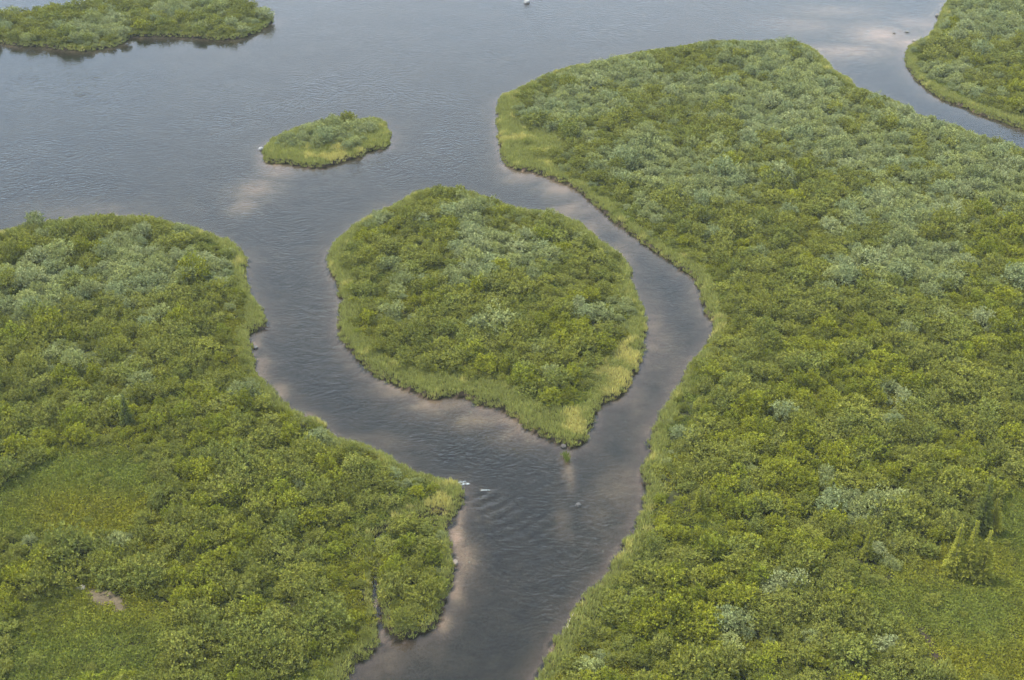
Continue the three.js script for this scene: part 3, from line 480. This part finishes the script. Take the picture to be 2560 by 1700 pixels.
for (const [k, sx, sy, sz, y, rgb, label] of [
  ['top_boulder', 0.55, 0.5, 0.5, 0.12, [0.28, 0.275, 0.27], 'pale boulder standing alone in the open water at the far edge'],
  ['isle_rock', 0.32, 0.24, 0.3, 0.08, [0.2, 0.2, 0.2], 'small whitish stone off the left tip of the small island'],
  ['bar_boulder', 0.32, 0.17, 0.22, 0.06, [0.15, 0.122, 0.095], 'tan boulder in the shallows beside the narrow islet'],
  ['mid_rock', 0.22, 0.2, 0.24, 0.02, [0.06, 0.056, 0.053], 'grey stone breaking the surface in mid river'],
  ['tip_stone', 0.3, 0.16, 0.25, 0.04, [0.05, 0.044, 0.037], 'low stone in the water at the point of the central island'],
  ['shoal_a', 0.42, 0.22, 0.36, 0.06, [0.18, 0.16, 0.14], 'pale boulder on the shoal nearest the far right bank'],
  ['shoal_b', 0.38, 0.14, 0.4, 0.03, [0.12, 0.11, 0.095], 'grey flat stone in the middle of the far shoal'],
  ['shoal_c', 0.3, 0.14, 0.25, 0.03, [0.15, 0.13, 0.11], 'dark stone on the sandy part of the far shoal'],
  ['far_shore_rock', 0.5, 0.3, 0.5, 0.1, [0.12, 0.11, 0.096], 'whitish stone at the foot of the far right bank'],
  ['rock_l', 0.22, 0.16, 0.2, 0.05, [0.08, 0.075, 0.07], 'small pale stone on the shore of the left bank by the bend'],
]) {
  const [x, z] = SPOTS[k], m = new THREE.Mesh(stoneGeometry(k.length * 31 + Math.round(x * 10), sx, sy, sz), stoneLook(rgb));
  m.position.set(x, y, z); m.rotation.y = x; put(tag(m, label, 'boulder', 'boulders in the river'), 'boulder');
}
{
  const [x, z] = SPOTS.soil_stone, m = new THREE.Mesh(stoneGeometry(77, 0.42, 0.16, 0.3), stoneLook([0.18, 0.165, 0.125]));
  m.position.set(x, heightAt(x, z) + 0.08, z); m.rotation.y = 0.4; put(tag(m, 'pale flat stone at the upper end of the bare soil patch', 'boulder'), 'flat_stone');
}
{ // weathered log along the right shore
  const [x0, z0] = SPOTS.log0, [x1, z1] = SPOTS.log1, pts = [];
  for (let i = 0; i <= 8; i++) { const t = i / 8; pts.push(new THREE.Vector3(mix(x0, x1, t) - 0.1 + 0.12 * Math.sin(t * 5), 0.12 + 0.06 * Math.sin(t * 7), mix(z0, z1, t))); }
  const wood = new THREE.MeshStandardMaterial({ color: new THREE.Color().setRGB(0.36, 0.32, 0.27), roughness: 0.95 });
  const g = new THREE.TubeGeometry(new THREE.CatmullRomCurve3(pts), 40, 0.09, 8), p = g.attributes.position, c = new THREE.CatmullRomCurve3(pts);
  for (let i = 0; i <= 40; i++) { const q = c.getPointAt(i / 40), k = mix(1.15, 0.45, i / 40) * (1 + 0.12 * noiseA(i * 0.4, 3)); for (let j = 0; j <= 8; j++) { const o = i * 9 + j; p.setXYZ(o, q.x + (p.getX(o) - q.x) * k, q.y + (p.getY(o) - q.y) * k, q.z + (p.getZ(o) - q.z) * k); } }
  g.computeVertexNormals();
  const log = new THREE.Group(), trunk = new THREE.Mesh(g, wood); trunk.name = 'trunk'; log.add(trunk);
  for (const [t, a, L] of [[0.3, 0.6, 0.5], [0.55, -0.9, 0.6], [0.8, 0.5, 0.4]]) {
    const q = c.getPointAt(t), b = new THREE.Mesh(new THREE.CylinderGeometry(0.015, 0.035, L, 6), wood); b.name = 'branch_stub'; b.position.set(q.x + 0.15 * Math.sin(a), q.y + 0.1, q.z + 0.15 * Math.cos(a)); b.rotation.set(0.9 * Math.cos(a), 0, -0.9 * Math.sin(a)); log.add(b);
  }
  put(tag(log, 'thin grey weathered log lying along the right bank shoreline', 'log'), 'driftwood_log');
}
{ // dark snag at the corner of the left bank
  const [x, z] = SPOTS.snag, out = new Leaves(), r = seeded(9);
  const g = new THREE.Group(), wood = new THREE.MeshStandardMaterial({ color: new THREE.Color().setRGB(0.06, 0.045, 0.03), roughness: 1 });
  for (let i = 0; i < 9; i++) { const L = 0.5 + 0.7 * r(), b = new THREE.Mesh(new THREE.CylinderGeometry(0.012, 0.035, L, 6), wood); b.name = 'branch'; b.position.set((r() - 0.3) * 0.8, 0.12 + 0.12 * r(), (r() - 0.5) * 0.3); b.rotation.set((r() - 0.5) * 1.4, 0, -1.2 + (r() - 0.5) * 0.9); g.add(b); }
  g.position.set(x, 0, z); put(tag(g, 'dark dead branches sticking out from the left bank corner', 'snag'), 'dead_branches');
}
{ // a small clump of sedge on the shoal below the central island
  const [x, z] = SPOTS.tuft, parts = [], r = seeded(55);
  for (let i = 0; i < 9; i++) { const g = tuftGeometry(960 + i, 0.22, 0.55, 26, 0.06); g.translate((r() - 0.5) * 0.55 + (i / 9 - 0.5) * 0.3, 0, (i / 9 - 0.5) * 1.5 + (r() - 0.5) * 0.3); parts.push(g); }
  const m = new THREE.Mesh(mergeGeometries(parts), leafLook([0.15, 0.18, 0.035], 0.35)); m.position.set(x, -0.05, z);
  put(tag(m, 'small clump of green sedge standing in the river below the central island', 'sedge clump'), 'sedge_clump');
}
function whiteWater(label, list) {                               // list: [x, z, length, width, turn, height]
  const r = seeded(Math.round(list[0][0] * 100) + 5), geos = [];
  for (const [x, z, L, W, turn, H] of list) for (let i = 0; i < 22; i++) {
    const a = (r() - 0.5) * L, b = (r() - 0.5) * W * (1 - Math.abs(a / L) * 1.4), s = 0.014 + 0.04 * r(), g = new THREE.IcosahedronGeometry(s, 1);
    g.scale(1.2 + 1.6 * r(), 0.6, 1); g.rotateY(turn + (r() - 0.5) * 2); g.translate(x + Math.cos(turn) * a + Math.sin(turn) * b, 0.01 + H * r() * (1 - Math.abs(a / L) * 1.6), z - Math.sin(turn) * a + Math.cos(turn) * b); geos.push(g);
  }
  put(tag(new THREE.Mesh(mergeGeometries(geos), new THREE.MeshStandardMaterial({ color: new THREE.Color().setRGB(0.24, 0.26, 0.265), roughness: 0.6 })), label, 'white water', null, 'stuff'), 'white_water_foam');
}
{
  const [ax, az] = SPOTS.foam_a, [bx, bz] = SPOTS.foam_b;
  whiteWater('white foam breaking over the larger ledge by the left bank tip', [[ax, az, 0.9, 0.3, 0.6, 0.08], [ax + 0.4, az + 0.2, 0.8, 0.4, 0.1, 0.03]]);
  whiteWater('small streak of white foam just downstream of the larger one', [[bx, bz, 0.7, 0.14, 0.08, 0.03]]);
  const f = ['foamline0', 'foamline1', 'foamline2', 'foamline3'].map((k) => SPOTS[k]), l = [];
  for (let i = 0; i < 3; i++) for (let t = 0; t < 1; t += 0.45) l.push([mix(f[i][0], f[i + 1][0], t), mix(f[i][1], f[i + 1][1], t), i ? 1.3 : 0.7, i ? 0.16 : 0.5, i ? 0.45 : 1.2, 0.03]);
  whiteWater('broken white line of foam along the edge of the far shoal', l);
}
{ // loose stones on the shallow bed and shoals
  const spots = [], r = seeded(321);
  for (const [cx, cz, rx, rz, strength] of SHOALS) {
    const n = Math.min(160, Math.round(rx * rz * 3 * strength));
    for (let i = 0; i < n; i++) { const a = r() * 6.283, q = Math.sqrt(r()) * 1.25, x = cx + Math.cos(a) * q * rx, z = cz + Math.sin(a) * q * rz; if (shore(x, z) < -0.3 && shown(x, z)) { const t = 0.5 + 0.7 * r(), sz = 0.06 + 0.16 * r() * r() * r(); spots.push([x, z, sz, sz * 0.6, t, t * 0.93, t * 0.84]); } }
  }
  scatter('river_stones', 'scattered cobbles lying on the shallow sandy shoals', 'cobbles', [0, 1].map((i) => { const g = mergeVertices(new THREE.IcosahedronGeometry(1, 1).deleteAttribute('uv').deleteAttribute('normal')), p = g.attributes.position, n = createNoise2D(seeded(60 + i)); for (let j = 0; j < p.count; j++) { const q = 1 + 0.25 * n(p.getX(j) + 3, p.getZ(j) + p.getY(j)); p.setXYZ(j, p.getX(j) * q, p.getY(j) * q, p.getZ(j) * q); } g.computeVertexNormals(); return g; }), new THREE.MeshStandardMaterial({ color: new THREE.Color().setRGB(0.26, 0.22, 0.18), roughness: 0.9 }), spots);
}
renderer.render(scene, camera);
